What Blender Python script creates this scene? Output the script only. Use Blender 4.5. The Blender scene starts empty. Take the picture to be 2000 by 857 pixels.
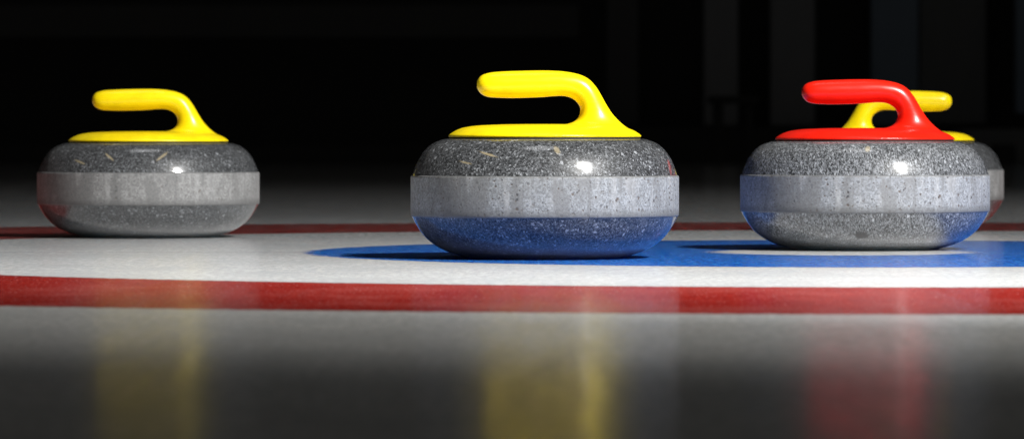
import bpy, bmesh, math, random
from mathutils import Vector, Matrix
R = math.radians
random.seed(4)
scene = bpy.context.scene
col = scene.collection

# ---------------------------------------------------------------- helpers
def link(name, me, parent=None, mat=None):
    o = bpy.data.objects.new(name, me)
    col.objects.link(o)
    if parent is not None:
        o.parent = parent
    if mat is not None:
        me.materials.clear()
        me.materials.append(mat)
    return o

def tag(o, label=None, cat=None, group=None, kind=None):
    if label: o['label'] = label
    if cat: o['category'] = cat
    if group: o['group'] = group
    if kind: o['kind'] = kind
    return o

def lathe(profile, segs=192, closed=False):
    bm = bmesh.new()
    rings = []
    for r, z in profile:
        if r < 1e-6:
            rings.append([bm.verts.new((0, 0, z))])
        else:
            rings.append([bm.verts.new((r * math.cos(2 * math.pi * i / segs), r * math.sin(2 * math.pi * i / segs), z)) for i in range(segs)])
    n = len(rings)
    for k in range(n if closed else n - 1):
        a, b = rings[k], rings[(k + 1) % n]
        for i in range(segs):
            j = (i + 1) % segs
            if len(a) == 1 and len(b) == 1: continue
            if len(a) == 1: bm.faces.new((a[0], b[j], b[i]))
            elif len(b) == 1: bm.faces.new((a[i], a[j], b[0]))
            else: bm.faces.new((a[i], a[j], b[j], b[i]))
    bmesh.ops.recalc_face_normals(bm, faces=bm.faces)
    return bm

def to_mesh(bm, name, smooth=True):
    me = bpy.data.meshes.new(name)
    bm.to_mesh(me); bm.free()
    if smooth:
        me.polygons.foreach_set('use_smooth', [True] * len(me.polygons))
    return me

def catmull(pts, n):
    """dense smooth curve through the points"""
    out = []
    P = [Vector(p) for p in pts]
    P = [P[0] * 2 - P[1]] + P + [P[-1] * 2 - P[-2]]
    for i in range(1, len(P) - 2):
        p0, p1, p2, p3 = P[i - 1:i + 3]
        for k in range(n):
            t = k / n
            out.append(0.5 * ((2 * p1) + (p2 - p0) * t + (2 * p0 - 5 * p1 + 4 * p2 - p3) * t * t + (3 * p1 - p0 - 3 * p2 + p3) * t ** 3))
    out.append(P[-2])
    return out

def box(bm, x0, x1, y0, y1, z0, z1):
    vs = [bm.verts.new(p) for p in ((x0,y0,z0),(x1,y0,z0),(x1,y1,z0),(x0,y1,z0),(x0,y0,z1),(x1,y0,z1),(x1,y1,z1),(x0,y1,z1))]
    for f in ((3,2,1,0),(4,5,6,7),(0,1,5,4),(1,2,6,5),(2,3,7,6),(3,0,4,7)):
        bm.faces.new([vs[i] for i in f])

class NT:
    """tiny node-tree writer"""
    def __init__(self, name):
        self.m = bpy.data.materials.new(name); self.m.use_nodes = True
        self.t = self.m.node_tree; self.t.nodes.clear()
        self.out = self.t.nodes.new('ShaderNodeOutputMaterial')
        self._x = 0
    def n(self, kind, **kw):
        nd = self.t.nodes.new(kind); self._x += 40; nd.location = (self._x, 0)
        for k, v in kw.items(): setattr(nd, k, v)
        return nd
    def l(self, a, b): self.t.links.new(a, b)
    def val(self, sock, v):
        if isinstance(v, bpy.types.NodeSocket): self.l(v, sock)
        else: sock.default_value = v
    def math(self, op, a, b=None, c=None, clamp=False):
        nd = self.n('ShaderNodeMath', operation=op, use_clamp=clamp)
        self.val(nd.inputs[0], a)
        if b is not None: self.val(nd.inputs[1], b)
        if c is not None: self.val(nd.inputs[2], c)
        return nd.outputs[0]
    def vmath(self, op, a, b=None):
        nd = self.n('ShaderNodeVectorMath', operation=op)
        self.val(nd.inputs[0], a)
        if b is not None: self.val(nd.inputs[1], b)
        return nd.outputs['Value'] if op in ('LENGTH', 'DISTANCE') else nd.outputs[0]
    def step(self, v, lo, hi, a=0.0, b=1.0):
        nd = self.n('ShaderNodeMapRange', interpolation_type='SMOOTHSTEP')
        self.val(nd.inputs['Value'], v); self.val(nd.inputs['From Min'], lo); self.val(nd.inputs['From Max'], hi)
        nd.inputs['To Min'].default_value = a; nd.inputs['To Max'].default_value = b
        return nd.outputs[0]
    def mapping(self, v, loc=(0,0,0), rot=(0,0,0), scale=(1,1,1), typ='POINT'):
        nd = self.n('ShaderNodeMapping', vector_type=typ)
        self.val(nd.inputs['Vector'], v)
        nd.inputs['Location'].default_value = loc; nd.inputs['Rotation'].default_value = rot; nd.inputs['Scale'].default_value = scale
        return nd.outputs[0]
    def noise(self, v, scale, detail=2.0, rough=0.5):
        nd = self.n('ShaderNodeTexNoise')
        self.val(nd.inputs['Vector'], v); nd.inputs['Scale'].default_value = scale
        nd.inputs['Detail'].default_value = detail; nd.inputs['Roughness'].default_value = rough
        return nd.outputs[0]
    def voronoi(self, v, scale, feature='F1', rand=1.0):
        nd = self.n('ShaderNodeTexVoronoi', feature=feature)
        self.val(nd.inputs['Vector'], v); nd.inputs['Scale'].default_value = scale
        nd.inputs['Randomness'].default_value = rand
        return nd
    def mix(self, fac, a, b, blend='MIX'):
        nd = self.n('ShaderNodeMix', data_type='RGBA', blend_type=blend)
        self.val(nd.inputs[0], fac); self.val(nd.inputs[6], a); self.val(nd.inputs[7], b)
        return nd.outputs[2]
    def bump(self, h, strength, dist):
        nd = self.n('ShaderNodeBump'); self.val(nd.inputs['Height'], h)
        nd.inputs['Strength'].default_value = strength; nd.inputs['Distance'].default_value = dist
        return nd.outputs[0]
    def principled(self, **kw):
        nd = self.n('ShaderNodeBsdfPrincipled')
        for k, v in kw.items():
            self.val(nd.inputs[k.replace('_', ' ')], v)
        self.l(nd.outputs[0], self.out.inputs['Surface'])
        return nd

def g(v): return (v, v, v, 1)

# ---------------------------------------------------------------- the camera's measure of the place
F = 8849.0          # focal length in photo pixels (photo 2000 px wide)
H = 0.1296          # camera height above the ice
HOUSE = Vector((0.376, 5.165))       # centre of the house

# ---------------------------------------------------------------- ice material
def ice_material():
    t = NT('pebbled_ice')
    geo = t.n('ShaderNodeNewGeometry').outputs['Position']
    wob = t.noise(t.mapping(geo, scale=(1, .35, 1)), 90, 3, .6)
    wobo = t.math('MULTIPLY_ADD', wob, 0.030, -0.015)
    flat = t.vmath('MULTIPLY', geo, (1, 1, 0))
    d = t.vmath('DISTANCE', flat, (HOUSE.x, HOUSE.y, 0))
    d = t.math('ADD', d, wobo)
    # frost, scratches, pebble specks: wear of the ice itself
    grain = t.noise(t.mapping(geo, scale=(1, .12, 1)), 420, 2, .7)
    cloud = t.noise(t.mapping(geo, scale=(1, .5, 1)), 9, 4, .6)
    fine = t.noise(t.mapping(geo, scale=(1, .22, 1)), 130, 4, .75)
    streak = t.noise(t.mapping(geo, rot=(0,0,R(7)), scale=(1, .05, 1)), 60, 3, .6)
    white = t.mix(t.step(fine, .38, .68), (.56,.57,.58,1), (.76,.765,.77,1))
    white = t.mix(t.step(cloud, .40, .68, 0, .6), white, (.52,.535,.55,1))
    red = t.mix(t.step(fine, .35, .7), (.24,.009,.007,1), (.33,.022,.016,1))
    red = t.mix(t.step(t.noise(t.mapping(geo, loc=(3,1,0), scale=(1, .6, 1)), 5, 4, .65), .45, .70, 0, .32), red, (.52,.10,.085,1))
    blue = t.mix(t.step(fine, .35, .7), (.004,.072,.39,1), (.016,.16,.62,1))
    e = .011
    def band(r): return t.step(d, r - e, r + e)
    c = t.mix(t.step(d, .125, .165), white, blue)
    c = t.mix(band(.61), c, white)
    c = t.mix(band(1.22), c, red)
    c = t.mix(band(1.83), c, white)
    # thin tee line and centre line through the house
    sep = t.n('ShaderNodeSeparateXYZ'); t.l(geo, sep.inputs[0])
    ty = t.math('ABSOLUTE', t.math('ADD', sep.outputs['Y'], -HOUSE.y + .012))
    ty = t.math('ADD', ty, t.math('MULTIPLY', wobo, .25))
    tee = t.math('MULTIPLY', t.step(ty, .010, .022, 1, 0), t.step(d, .60, .62))
    tee = t.math('MULTIPLY', tee, t.step(d, 1.83, 1.85, 1, 0))
    c = t.mix(t.math('MULTIPLY', tee, .22), c, (.10,.11,.15,1))
    frost = t.math('MULTIPLY', t.step(grain, .58, .76), .26)
    c = t.mix(frost, c, (.85,.86,.87,1))
    dark = t.math('MULTIPLY', t.step(grain, .44, .24), .38)
    c = t.mix(dark, c, (.30,.31,.32,1), 'MULTIPLY')
    peb = t.voronoi(t.mapping(geo, scale=(1, .6, 1)), 210, 'SMOOTH_F1').outputs[0]
    h = t.math('ADD', t.math('MULTIPLY', peb, -.5), fine)
    nrm = t.bump(h, .35, .0016)
    sd = t.n('ShaderNodeBsdfDiffuse'); t.l(c, sd.inputs['Color']); t.l(nrm, sd.inputs['Normal'])
    sss = t.n('ShaderNodeSubsurfaceScattering'); t.l(c, sss.inputs['Color']); t.l(nrm, sss.inputs['Normal'])
    sss.inputs['Scale'].default_value = 1.0; sss.inputs['Radius'].default_value = (.12, .15, .17)
    dif = t.n('ShaderNodeMixShader'); dif.inputs[0].default_value = .5
    t.l(sd.outputs[0], dif.inputs[1]); t.l(sss.outputs[0], dif.inputs[2])
    gl = t.n('ShaderNodeBsdfAnisotropic'); gl.distribution = 'MULTI_GGX'
    gl.inputs['Color'].default_value = g(.95)
    rr = t.step(streak, .3, .7, .12, .175)
    t.l(rr, gl.inputs['Roughness'])
    # clear ice over paint: the flatter the view, the more it mirrors and the less paint shows
    lw = t.n('ShaderNodeLayerWeight'); lw.inputs['Blend'].default_value = .5
    cosv = t.math('SUBTRACT', 1.0, lw.outputs['Facing'])
    wd = t.math('MINIMUM', t.math('MULTIPLY', t.math('POWER', cosv, 3.0), 22000.0), .67)
    wd = t.math('ADD', wd, t.step(cosv, .1, .6, 0, .29))
    mx = t.n('ShaderNodeMixShader'); t.l(t.math('SUBTRACT', 1.0, wd), mx.inputs[0])
    t.l(dif.outputs[0], mx.inputs[1]); t.l(gl.outputs[0], mx.inputs[2])
    t.l(mx.outputs[0], t.out.inputs['Surface'])
    return t.m
ICE = ice_material()

def ring_mesh(name, r0, r1, segs=256):
    bm = bmesh.new()
    c = HOUSE
    def ring(r): return [bm.verts.new((c.x + r*math.cos(2*math.pi*i/segs), c.y + r*math.sin(2*math.pi*i/segs), 0)) for i in range(segs)]
    o = ring(r1)
    if r0 <= 0:
        bm.faces.new(o)
    else:
        i_ = ring(r0)
        for k in range(segs):
            j = (k+1) % segs
            bm.faces.new((i_[k], o[k], o[j], i_[j]))
    return to_mesh(bm, name, False)

def ice_sheet(r, half=45, segs=256):
    """square sheet to the far end of the hall, with a round opening for the house"""
    bm = bmesh.new()
    inn, out = [], []
    for i in range(segs):
        a = 2*math.pi*i/segs
        ca, sa = math.cos(a), math.sin(a)
        inn.append(bm.verts.new((HOUSE.x + r*ca, HOUSE.y + r*sa, 0)))
        k = half / max(abs(ca), abs(sa))
        out.append(bm.verts.new((HOUSE.x + k*ca, HOUSE.y + k*sa, 0)))
    for i in range(segs):
        j = (i+1) % segs
        bm.faces.new((inn[i], out[i], out[j], inn[j]))
    return to_mesh(bm, 'ice', False)

# the sheets butt edge to edge: nothing overlaps
tag(link('ice', ice_sheet(1.83), mat=ICE), 'pale pebbled curling ice reaching back into the dark', kind='structure')
tag(link('red_ring', ring_mesh('red_ring', 1.22, 1.83), mat=ICE), 'red outer ring painted under the ice', kind='structure')
tag(link('white_ring', ring_mesh('white_ring', .61, 1.22), mat=ICE), 'white ring between the red ring and the blue circle', kind='structure')
tag(link('blue_ring', ring_mesh('blue_ring', .150, .61), mat=ICE), 'blue inner circle under the two right stones', kind='structure')
tag(link('button', ring_mesh('button', 0, .150), mat=ICE), 'white button at the middle of the blue circle', kind='structure')

# ---------------------------------------------------------------- stone materials
def granite(name, dark, mid, light, speck, scale, stretch, scuffs, fibre=.15):
    t = NT(name)
    oc = t.n('ShaderNodeTexCoord').outputs['Object']
    wv = t.n('ShaderNodeTexNoise'); t.l(oc, wv.inputs['Vector']); wv.inputs['Scale'].default_value = 60
    warp = t.vmath('ADD', oc, t.vmath('MULTIPLY', t.vmath('SUBTRACT', wv.outputs['Color'], (.5,.5,.5)), (.006,.006,.006)))
    v = t.mapping(warp, rot=(R(20), R(35), R(10)), scale=stretch)
    fine = t.noise(v, 340*scale, 3, .75)
    base = t.mix(t.step(fine, .43, .59), g(dark), g(mid))
    blotch = t.noise(oc, 26, 3, .6)
    base = t.mix(t.step(blotch, .35, .7, 0, .45), base, g(dark*1.25))
    edgy = t.noise(v, 800*scale, 2, .6)
    strk = t.noise(t.mapping(v, rot=(R(25),R(50),R(5)), scale=(1,.35,.35)), 900*scale, 2, .6)
    base = t.mix(t.step(strk, .52, .62, 0, fibre), base, g(light*.75))
    # feldspar grains of three sizes
    for sc, thr, amt, off in ((200*scale, .90, .85, 0), (330*scale, .80, .7, 3.1), (560*scale, .70, .55, 7.7)):
        vo = t.voronoi(t.mapping(v, loc=(off, off*.7, off*.3)), sc)
        sx = t.n('ShaderNodeSeparateColor'); t.l(vo.outputs['Color'], sx.inputs[0])
        pick = t.step(sx.outputs[0], thr, thr + .04)
        core = t.step(t.math('ADD', vo.outputs['Distance'], t.math('MULTIPLY_ADD', edgy, 1.3, -.65)), .30, .44, 1, 0)
        bright = t.math('MULTIPLY_ADD', sx.outputs[1], .6, .4)
        fac = t.math('MULTIPLY', t.math('MULTIPLY', t.math('MULTIPLY', pick, core), bright), amt*speck)
        base = t.mix(fac, base, g(light))
    base = t.mix(1.0, base, (.96, 1.0, 1.06, 1), 'MULTIPLY')
    # honed, frosty foot round the running edge
    sz = t.n('ShaderNodeSeparateXYZ'); t.l(oc, sz.inputs[0])
    foot = t.step(t.math('ADD', sz.outputs['Z'], t.math('MULTIPLY_ADD', t.noise(oc, 55, 4, .75), .016, -.008)), .004, .026, .40, 0)
    base = t.mix(foot, base, g(.34))
    # scuffs: (x, y, z, angle of the streak in the tangent plane, length, thickness, colour, strength)
    for (x, y, z, rz, ry, ln, th, c, s) in scuffs:
        mv = t.mapping(oc, loc=(x, y, z), rot=(0, ry, rz), scale=(ln, .02, th), typ='TEXTURE')
        rad = t.vmath('LENGTH', mv)
        rad = t.math('ADD', rad, t.math('MULTIPLY_ADD', t.noise(oc, 700, 3, .8), 1.6, -.8))
        base = t.mix(t.step(rad, .55, 1.05, s, 0), base, c)
    rough = t.step(t.noise(oc, 40, 3, .6), .3, .7, .42, .55)
    t.principled(Base_Color=base, Roughness=rough, IOR=1.5, Specular_IOR_Level=.25,
                 Coat_Weight=.75, Coat_IOR=1.75, Coat_Roughness=.085, Normal=t.bump(fine, .05, .0006))
    return t.m

def band_material(name, base_v, tint, pit=1.0):
    t = NT(name)
    oc = t.n('ShaderNodeTexCoord').outputs['Object']
    fine = t.noise(oc, 430, 4, .75)
    a = tuple(base_v*.58*x for x in tint) + (1,)
    b = tuple(base_v*1.30*x for x in tint) + (1,)
    c = t.mix(t.step(fine, .36, .64), a, b)
    # chalky vertical knocks from other stones
    kn = t.noise(t.mapping(oc, scale=(1, 1, .16)), 85, 3, .65)
    c = t.mix(t.step(kn, .48, .70, 0, .5), c, g(min(.62, base_v*1.55)))
    kn2 = t.noise(t.mapping(oc, loc=(4,2,1), scale=(1, 1, .2)), 40, 4, .6)
    c = t.mix(t.step(kn2, .47, .60, 0, .62), c, g(base_v*.55))
    mot = t.noise(t.mapping(oc, loc=(1,7,3)), 150, 4, .7)
    c = t.mix(t.step(mot, .42, .62, .35, 0), c, g(base_v*.5))
    # pits
    hsum = None
    for sc, thr, amt in ((170, .60, 1.0), (290, .50, .95)):
        vo = t.voronoi(oc, sc)
        sx = t.n('ShaderNodeSeparateColor'); t.l(vo.outputs['Color'], sx.inputs[0])
        pk = t.math('MULTIPLY', t.step(sx.outputs[0], thr, thr+.03), t.step(t.math('ADD', vo.outputs['Distance'], t.math('MULTIPLY_ADD', fine, .5, -.25)),   .20, .34, 1, 0))
        pk = t.math('MULTIPLY', pk, t.math('MULTIPLY', amt*pit, sx.outputs[1]))
        pc = t.mix(sx.outputs[2], (.10,.075,.06,1), (.045,.045,.05,1))
        c = t.mix(pk, c, pc)
        hsum = pk if hsum is None else t.math('ADD', hsum, pk)
    h = t.math('SUBTRACT', fine, t.math('MULTIPLY', hsum, 2.0))
    # worn darker lower margin
    sep = t.n('ShaderNodeSeparateXYZ'); t.l(oc, sep.inputs[0])
    edge = t.math('ADD', sep.outputs['Z'], t.math('MULTIPLY_ADD', t.noise(oc, 120, 3, .7), .006, -.003))
    c = t.mix(t.step(edge, .0470, .0565, .62, 0), c, g(.09))
    c = t.mix(t.step(t.math('ADD', sep.outputs['Z'], t.math('MULTIPLY_ADD', t.noise(oc, 260, 3, .8), .006, -.003)), .0868, .0888, 0, .7), c, g(.10))
    t.principled(Base_Color=c, Roughness=.55, IOR=1.5, Specular_IOR_Level=.45, Normal=t.bump(h, .35, .0008))
    return t.m

def plastic(name, c):
    t = NT(name)
    oc = t.n('ShaderNodeTexCoord').outputs['Object']
    n1 = t.noise(oc, 35, 3, .6)
    n2 = t.noise(t.mapping(oc, scale=(.15, 1, 1)), 300, 3, .7)
    d = tuple(x*.86 for x in c) + (1,)
    base = t.mix(t.step(n1, .35, .7), c + (1,), d)
    t.principled(Base_Color=base, Roughness=t.step(n2, .3, .7, .27, .33), IOR=1.5, Specular_IOR_Level=.38,
                 Normal=t.bump(t.noise(oc, 60, 2, .5), .05, .0008))
    return t.m

YEL = plastic('yellow_plastic', (.95, .72, .003))
REDP = plastic('red_plastic', (.76, .012, .003))
t = NT('gap_black'); t.principled(Base_Color=g(.012), Roughness=.6); GAP_BLACK = t.m  # black for the shadow line under the handle plate

# ---------------------------------------------------------------- stone shapes, traced from the side in 0.3 mm steps
S = .2987e-3
def P(cx, cy): return ((cx - 567)*S, (754 - cy)*S)

body_out = [(300,322.5),(340,322.6),(362,323.5),(384,329),(410,341),(436,363),(457,392),(470,420),(478,441),(482.5,454)]
body_up = [(0, P(0,322)[1])] + [(p.x*S, (754-p.y)*S) for p in catmull([(a,b,0) for a,b in body_out], 6)]
lower = [(483.5,603),(479,612),(469,631),(452,658),(428,686),(394,712),(354,732),(318,744),(298,750.3),(286,753.2),(276,754),(262,752.5)]
body_lo = [(p.x*S, (754-p.y)*S) for p in catmull([(a,b,0) for a,b in lower], 6)]
body_prof = body_up + [(484*S, (754-462)*S), (484*S, (754-590)*S)] + body_lo + [(.050,.003),(.02,.0055),(0,.006)]
BODY = to_mesh(lathe(body_prof), 'granite_body')
bz = lambda y: (754-y)*S
band_prof = [(483.2*S, bz(455)), (485.5*S, bz(456)), (487.4*S, bz(459)), (488*S, bz(464)), (488*S, bz(530)), (488*S, bz(590)), (487.2*S, bz(598)), (485.6*S, bz(602)), (482.5*S, bz(604)), (476*S, bz(600)), (476*S, bz(459))]
BAND = to_mesh(lathe(band_prof, closed=True), 'striking_band')
ZT = bz(322)             # top of the granite
GAP_RING = to_mesh(lathe([(0, ZT-.0005), (.1038, ZT-.0005), (.1038, ZT+.0012), (0, ZT+.0012)]), 'gap_ring', False)  # black disc in the gap, draws the thin shadow line under the plate

def make_handle():
    bm = bmesh.new()
    # dome plate
    zp = ZT + .0009
    plate = [(0, zp), (.102, zp), (.1045, zp+.0004), (.1054, zp+.0016), (.1046, zp+.0030), (.1015, zp+.0052), (.0970, zp+.0080), (.0900, zp+.0108), (.0800, zp+.0126), (.0700, zp+.0136), (.045, zp+.0146), (.02, zp+.0149), (0, zp+.015)]
    pb = lathe(plate, 128)
    me = bpy.data.meshes.new('tmp'); pb.to_mesh(me); pb.free(); bm.from_mesh(me)
    # grip and neck: pairs (outer, inner) of outline points and a half width in depth
    pairs = [((319.5,124),(319.5,132),4),((321,112),(322,143),16),((326,102),(328,152),26),((336,92),(338,162),36),((352,85.5),(354,169),43),((380,80),(378,173),47),((450,76),(450,175),49.5),
             ((550,74),(550,172),49),((612,75.5),(600,168),47),((655,80),(634,167.5),45.5),((694,89),(660,173),44),((724,103),(680,186),44),((749,127),(692,202),45),
             ((769,157),(696,218),47),((787,190),(693,236),50),((806,221),(684,251),55),((826,246),(666,263),63),((849,268),(638,271),76),((877,289),(606,279),96),((900,304),(590,292),112),((905,312),(600,312),116)]
    secs = [Vector((a[0], a[1], 0)) for a, b, w in pairs], [Vector((b[0], b[1], w)) for a, b, w in pairs]
    A, B = catmull(secs[0], 5), catmull(secs[1], 5)
    rings = []
    n = 40
    for a, b in zip(A, B):
        ax, az = P(a.x, a.y); bx_, bz_ = P(b.x, b.y); w = b.z * S
        c = Vector(((ax+bx_)/2, 0, (az+bz_)/2)); u = Vector(((ax-bx_)/2, 0, (az-bz_)/2))
        rings.append([bm.verts.new(c + u*math.cos(2*math.pi*i/n) + Vector((0, w*math.sin(2*math.pi*i/n), 0))) for i in range(n)])
    for k in range(len(rings)-1):
        for i in range(n):
            j = (i+1) % n
            bm.faces.new((rings[k][i], rings[k][j], rings[k+1][j], rings[k+1][i]))
    bm.faces.new(rings[0]); bm.faces.new(rings[-1])
    bmesh.ops.recalc_face_normals(bm, faces=bm.faces)
    tmp = bpy.data.objects.new('tmp', to_mesh(bm, 'tmp')); col.objects.link(tmp)
    m = tmp.modifiers.new('r', 'REMESH'); m.mode = 'VOXEL'; m.voxel_size = .0011; m.use_smooth_shade = True
    s = tmp.modifiers.new('s', 'SMOOTH'); s.factor = .5; s.iterations = 14
    dg = bpy.context.evaluated_depsgraph_get()
    full = bpy.data.meshes.new_from_object(tmp.evaluated_get(dg))
    bpy.data.objects.remove(tmp)
    # one moulding, cut into the grip and the plate it grows from; normals kept continuous over the seam
    nrm = [v.normal.copy() for v in full.vertices]
    seam = ZT + .0185
    res = []
    for top in (True, False):
        keep = [p for p in full.polygons if (p.center.z > seam) == top]
        idx, verts, faces = {}, [], []
        for p in keep:
            f = []
            for vi in p.vertices:
                if vi not in idx:
                    idx[vi] = len(verts); verts.append(full.vertices[vi].co.copy())
                f.append(idx[vi])
            faces.append(f)
        me = bpy.data.meshes.new('grip' if top else 'base_plate')
        me.from_pydata(verts, [], faces); me.update()
        me.polygons.foreach_set('use_smooth', [True]*len(me.polygons))
        inv = {b: a for a, b in idx.items()}
        me.normals_split_custom_set_from_vertices([nrm[inv[i]] for i in range(len(verts))])
        res.append(me)
    return res
GRIP, PLATE = make_handle()

TAN = (.34,.28,.17,1); BLK = (.012,.012,.014,1)
def front(dx, py, body=True):
    """point on the front of the stone: dx = sideways offset in crop px from the stone's axis, py = crop row"""
    z = bz(py)
    prof = body_prof
    r = max((a[0] for a in prof if abs(a[1]-z) < .004), default=.14)
    for (r0, z0), (r1, z1) in zip(prof, prof[1:]):
        if (z0 - z)*(z1 - z) <= 0 and abs(z1-z0) > 1e-9:
            r = r0 + (r1-r0)*(z - z0)/(z1 - z0); break
    x = dx*S
    y = -math.sqrt(max(r*r - x*x, 1e-6))
    return x, y, z
def scuff(dx, py, tilt, ln, th, c, s):
    x, y, z = front(dx, py)
    return (x, y, z, math.atan2(x, -y), R(tilt), ln*S, th*S, c, s)

def stone(name, X, Y, zs, rz, plastic_mat, gran, bandm, label):
    root = bpy.data.objects.new(name, None); col.objects.link(root)
    root.location = (X, Y, 0); root.rotation_euler = (0, 0, rz); root.scale = (1, 1, zs)
    root.empty_display_size = .1
    tag(root, label, 'curling stone', 'curling stones on the ice')
    link('granite_body', BODY.copy(), root, gran)
    link('striking_band', BAND.copy(), root, bandm)
    link('gap_ring', GAP_RING.copy(), root, GAP_BLACK)
    hd = link('handle', PLATE.copy(), root, plastic_mat)
    link('grip', GRIP.copy(), hd, plastic_mat)
    return root

gA = granite('coarse_dark_granite', .012, .095, .44, .80, 1.05, (1,1,1),
    [scuff(-205,377,14,44,4.5,TAN,.75), scuff(-285,407,10,36,4,TAN,.7), scuff(40,362,60,18,11,TAN,.55)])
gB = granite('dark_granite', .016, .085, .38, .70, 1.05, (1,1,1),
    [scuff(-135,384,34,34,5,TAN,.75), scuff(-265,408,16,40,5,TAN,.7), scuff(95,382,-36,38,6,TAN,.7)])
gC = granite('fine_streaky_granite', .014, .145, .50, .9, .95, (1.5,1,.8),
    [scuff(-48,690,0,34,18,BLK,.95), scuff(-22,352,30,12,14,TAN,.6)], fibre=.55)
gD = granite('plain_granite', .016, .085, .38, .8, .95, (1,1,1), [])
bA = band_material('honed_band', .265, (.95,1,1.05))
bB = band_material('honed_band_dull', .235, (1,1,1), .6)
bC = band_material('honed_band_pale', .29, (.95,1,1.07), 1.1)

stone('curling_stone', .0356, 4.925, 1.0, 0, YEL, gA, bA,
      'yellow handled stone in the middle, largest and sharpest, its base tinted blue by the ice')
stone('curling_stone', (290-1000)*5.955/F, 5.955, .957, 0, YEL, gB, bB,
      'yellow handled dark granite stone standing alone on white ice at the far left')
stone('curling_stone', (1689-1000)*5.305/F, 5.305, .977, 0, REDP, gC, bC,
      'red handled pale speckled granite stone on the blue circle, the only red handle')
stone('curling_stone', (1756-1000)*6.34/F, 6.34, .965, math.pi, YEL, gD, bB,
      'yellow handled stone mostly hidden behind the red handled stone, its grip pointing right')

# ---------------------------------------------------------------- the dark hall behind
def dim(name, c, rough=.7, sc=3.0):
    t = NT(name)
    oc = t.n('ShaderNodeTexCoord').outputs['Object']
    n = t.noise(t.mapping(oc, scale=(1,1,.3)), sc, 4, .6)
    t.principled(Base_Color=t.mix(t.step(n, .3, .7), tuple(x*.8 for x in c)+(1,), c+(1,)), Roughness=rough)
    return t.m
WALL = dim('dark_wall_paint', (.004,.004,.004))
PAN = dim('grey_panel_paint', (.135,.138,.148))
PANB = dim('bluish_panel_paint', (.115,.15,.195))
BLKM = dim('black_paint', (.004,.004,.004))
YW = 24.0
def wx(px, y=YW): return (px - 1000)*y/F
def wz(py, y=YW): return H - (py - 270)*y/F
def slab(name, px0, px1, py0, py1, y0, y1, mat, label, cat, group=None, z0=None):
    x0, x1 = wx(px0, y0), wx(px1, y0)
    bm = bmesh.new()
    zb, zt = wz(py1, y0), wz(py0, y0)
    if z0 is not None: zb = z0
    cx = (x0+x1)/2
    box(bm, x0-cx, x1-cx, 0, y1-y0, 0, zt-zb)
    bmesh.ops.bevel(bm, geom=bm.edges[:], offset=.006, segments=2, affect='EDGES')
    o = link(name, to_mesh(bm, name, False), mat=mat)
    o.location = (cx, y0, zb)
    return tag(o, label, cat, group)
bm = bmesh.new(); box(bm, -22, 22, 0, .2, 0, 6)
o = link('back_wall', to_mesh(bm, 'back_wall', False), mat=WALL); o.location = (0, YW, 0)
tag(o, 'nearly black wall far behind the stones', 'wall')
YF = YW - .30
slab('wall_panel', 1375, 1442, -160, 246, YF, YF+.06, PAN, 'narrow dim grey panel on the dark wall, above the black table', 'panel', 'grey panels on the dark wall')
slab('wall_panel', 1505, 1592, -160, 246, YF, YF+.06, PAN, 'dim grey panel on the dark wall, just left of the grip of the red handle', 'panel', 'grey panels on the dark wall')
slab('wall_panel', 1702, 1794, -160, 246, YF, YF+.06, PANB, 'dim bluish panel on the dark wall, right above the red handle', 'panel', 'grey panels on the dark wall')
PAND = dim('dark_panel_paint', (.08,.083,.088))
slab('wall_panel', 1797, 1926, -160, 243, YF, YF+.06, PAND, 'broad very dark grey panel on the wall, right of the bluish panel', 'panel', 'grey panels on the dark wall')
slab('wall_panel', 1185, 1247, -160, 246, YF, YF+.06, dim('faint_panel_paint', (.04,.04,.043)), 'faintest near black panel on the wall, right of the middle stone', 'panel', 'grey panels on the dark wall')
slab('doorway_panel', 1984, 2090, -160, 222, YF-.1, YF-.04, PANB, 'bluish panel at the right edge of the photo', 'panel')
slab('cupboard', 1878, 2110, 252, 318, YF-.6, YF-.1, PAND, 'low dark grey cupboard at the foot of the wall, far right', 'cupboard', z0=0)
slab('crate', 1950, 1984, 283, 311, YF-1.05, YF-.70, BLKM, 'small black crate in front of the low cupboard at the far right', 'crate', z0=0)
slab('low_barrier', 1150, 1872, 249, 318, YF-.18, YF-.10, BLKM, 'low black barrier at the foot of the wall, right half', 'barrier', z0=0)
slab('low_barrier', -900, 1148, 285, 318, YF-.18, YF-.10, BLKM, 'low black barrier at the foot of the wall, left half', 'barrier', z0=0)
slab('roof_beam', -900, 1130, 10, 74, YF-.2, YF, dim('beam_paint', (.026,.026,.026)), 'barely visible horizontal beam across the top left', 'beam')

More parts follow.
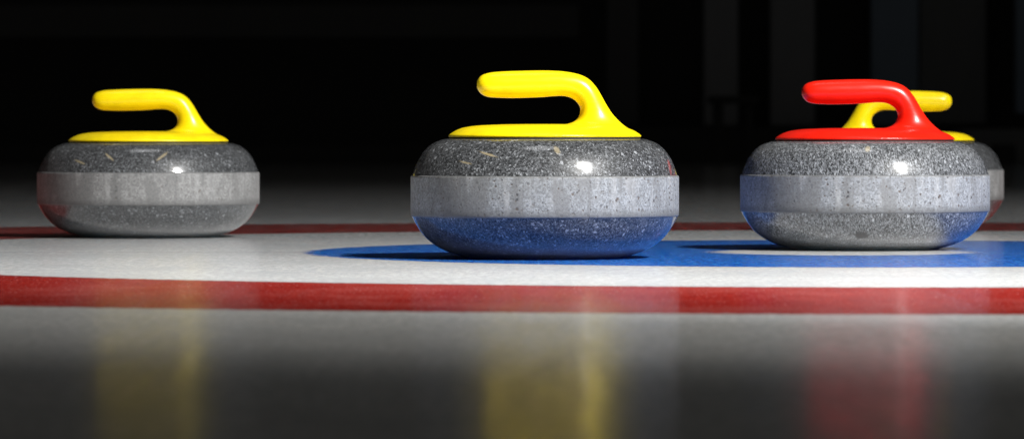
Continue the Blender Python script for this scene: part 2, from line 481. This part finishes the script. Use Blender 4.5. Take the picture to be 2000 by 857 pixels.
# black table against the wall: top and four legs
def table():
    y0 = YF - 1.0
    tx0, tx1 = wx(1385, y0), wx(1478, y0)
    root = bpy.data.objects.new('table', None); col.objects.link(root)
    cx = (tx0+tx1)/2; w = (tx1-tx0)/2
    root.location = (cx, y0, 0)
    tag(root, 'small black table silhouetted against a grey panel far behind', 'table')
    zt = wz(189, y0)
    bm = bmesh.new(); box(bm, -w, w, -.2, .2, zt-.035, zt); bmesh.ops.bevel(bm, geom=bm.edges[:], offset=.005, segments=2, affect='EDGES')
    link('table_top', to_mesh(bm, 'table_top', False), root, BLKM)
    leg = None
    for sx in (-.62, .62):
        for sy in (-.16, .16):
            if leg is None:
                bm = bmesh.new(); box(bm, -.018, .018, -.018, .018, 0, zt-.035)
                leg = to_mesh(bm, 'leg', False)
            o = link('leg', leg, root, BLKM); o.location = (sx*w, sy, 0)
table()

# ---------------------------------------------------------------- light: key lamp high at the front right, plus added fill lamps, dark hall
def lamp(loc, aim, power, half_deg, blend, radius, color):
    L = bpy.data.lights.new('key_fill_spot', 'SPOT')
    L.energy = power; L.spot_size = R(half_deg*2); L.spot_blend = blend; L.shadow_soft_size = radius; L.color = color
    o = bpy.data.objects.new('key_fill_spot', L); col.objects.link(o)
    o.location = loc
    o.rotation_euler = (Vector(aim) - Vector(loc)).to_track_quat('-Z', 'Y').to_euler()
    return o
lamp((3.7, .9, 4.7), (.56, 4.84, 0), 4250, 14.7, 1.0, .06, (1, .998, .985))
lamp((3.3, .7, 4.9), (.30, 4.2, 0), 900, 15.5, 1.0, .14, (1, .96, .88))  # added fill beside the key: carries its light over the foreground ice
lamp((3.4, 5.6, 5.0), (0, 9.0, 0), 1350, 26, 1.0, .3, (1, .99, .96))  # added fill: brightens the far ice behind the house
lamp((-.1, 5.7, 5.0), (.1, 5.3, 0), 900, 11, 1.0, 2.8, (.97, .98, 1))  # added soft overhead fill: lifts the shadows around the stones

w = bpy.data.worlds.new('World'); scene.world = w; w.use_nodes = True
bg = w.node_tree.nodes['Background']
bg.inputs[0].default_value = (1, .97, .90, 1); bg.inputs[1].default_value = .042

# ---------------------------------------------------------------- camera
cam = bpy.data.cameras.new('camera'); co = bpy.data.objects.new('camera', cam); col.objects.link(co)
co.location = (0, 0, H); co.rotation_euler = (R(90), 0, 0)
cam.sensor_width = 36; cam.lens = 36*F/2000
cam.shift_y = -(428.5 - 270)/2000
cam.clip_end = 300; cam.clip_start = .05
cam.dof.use_dof = True; cam.dof.focus_distance = 4.83; cam.dof.aperture_fstop = 14; cam.dof.aperture_blades = 7
scene.camera = co
scene.view_settings.view_transform = 'Standard'; scene.view_settings.look = 'None'
scene.view_settings.exposure = 0; scene.view_settings.gamma = 1
scene.cycles.max_bounces = 8; scene.cycles.use_denoising = True
scene.cycles.sample_clamp_indirect = 4
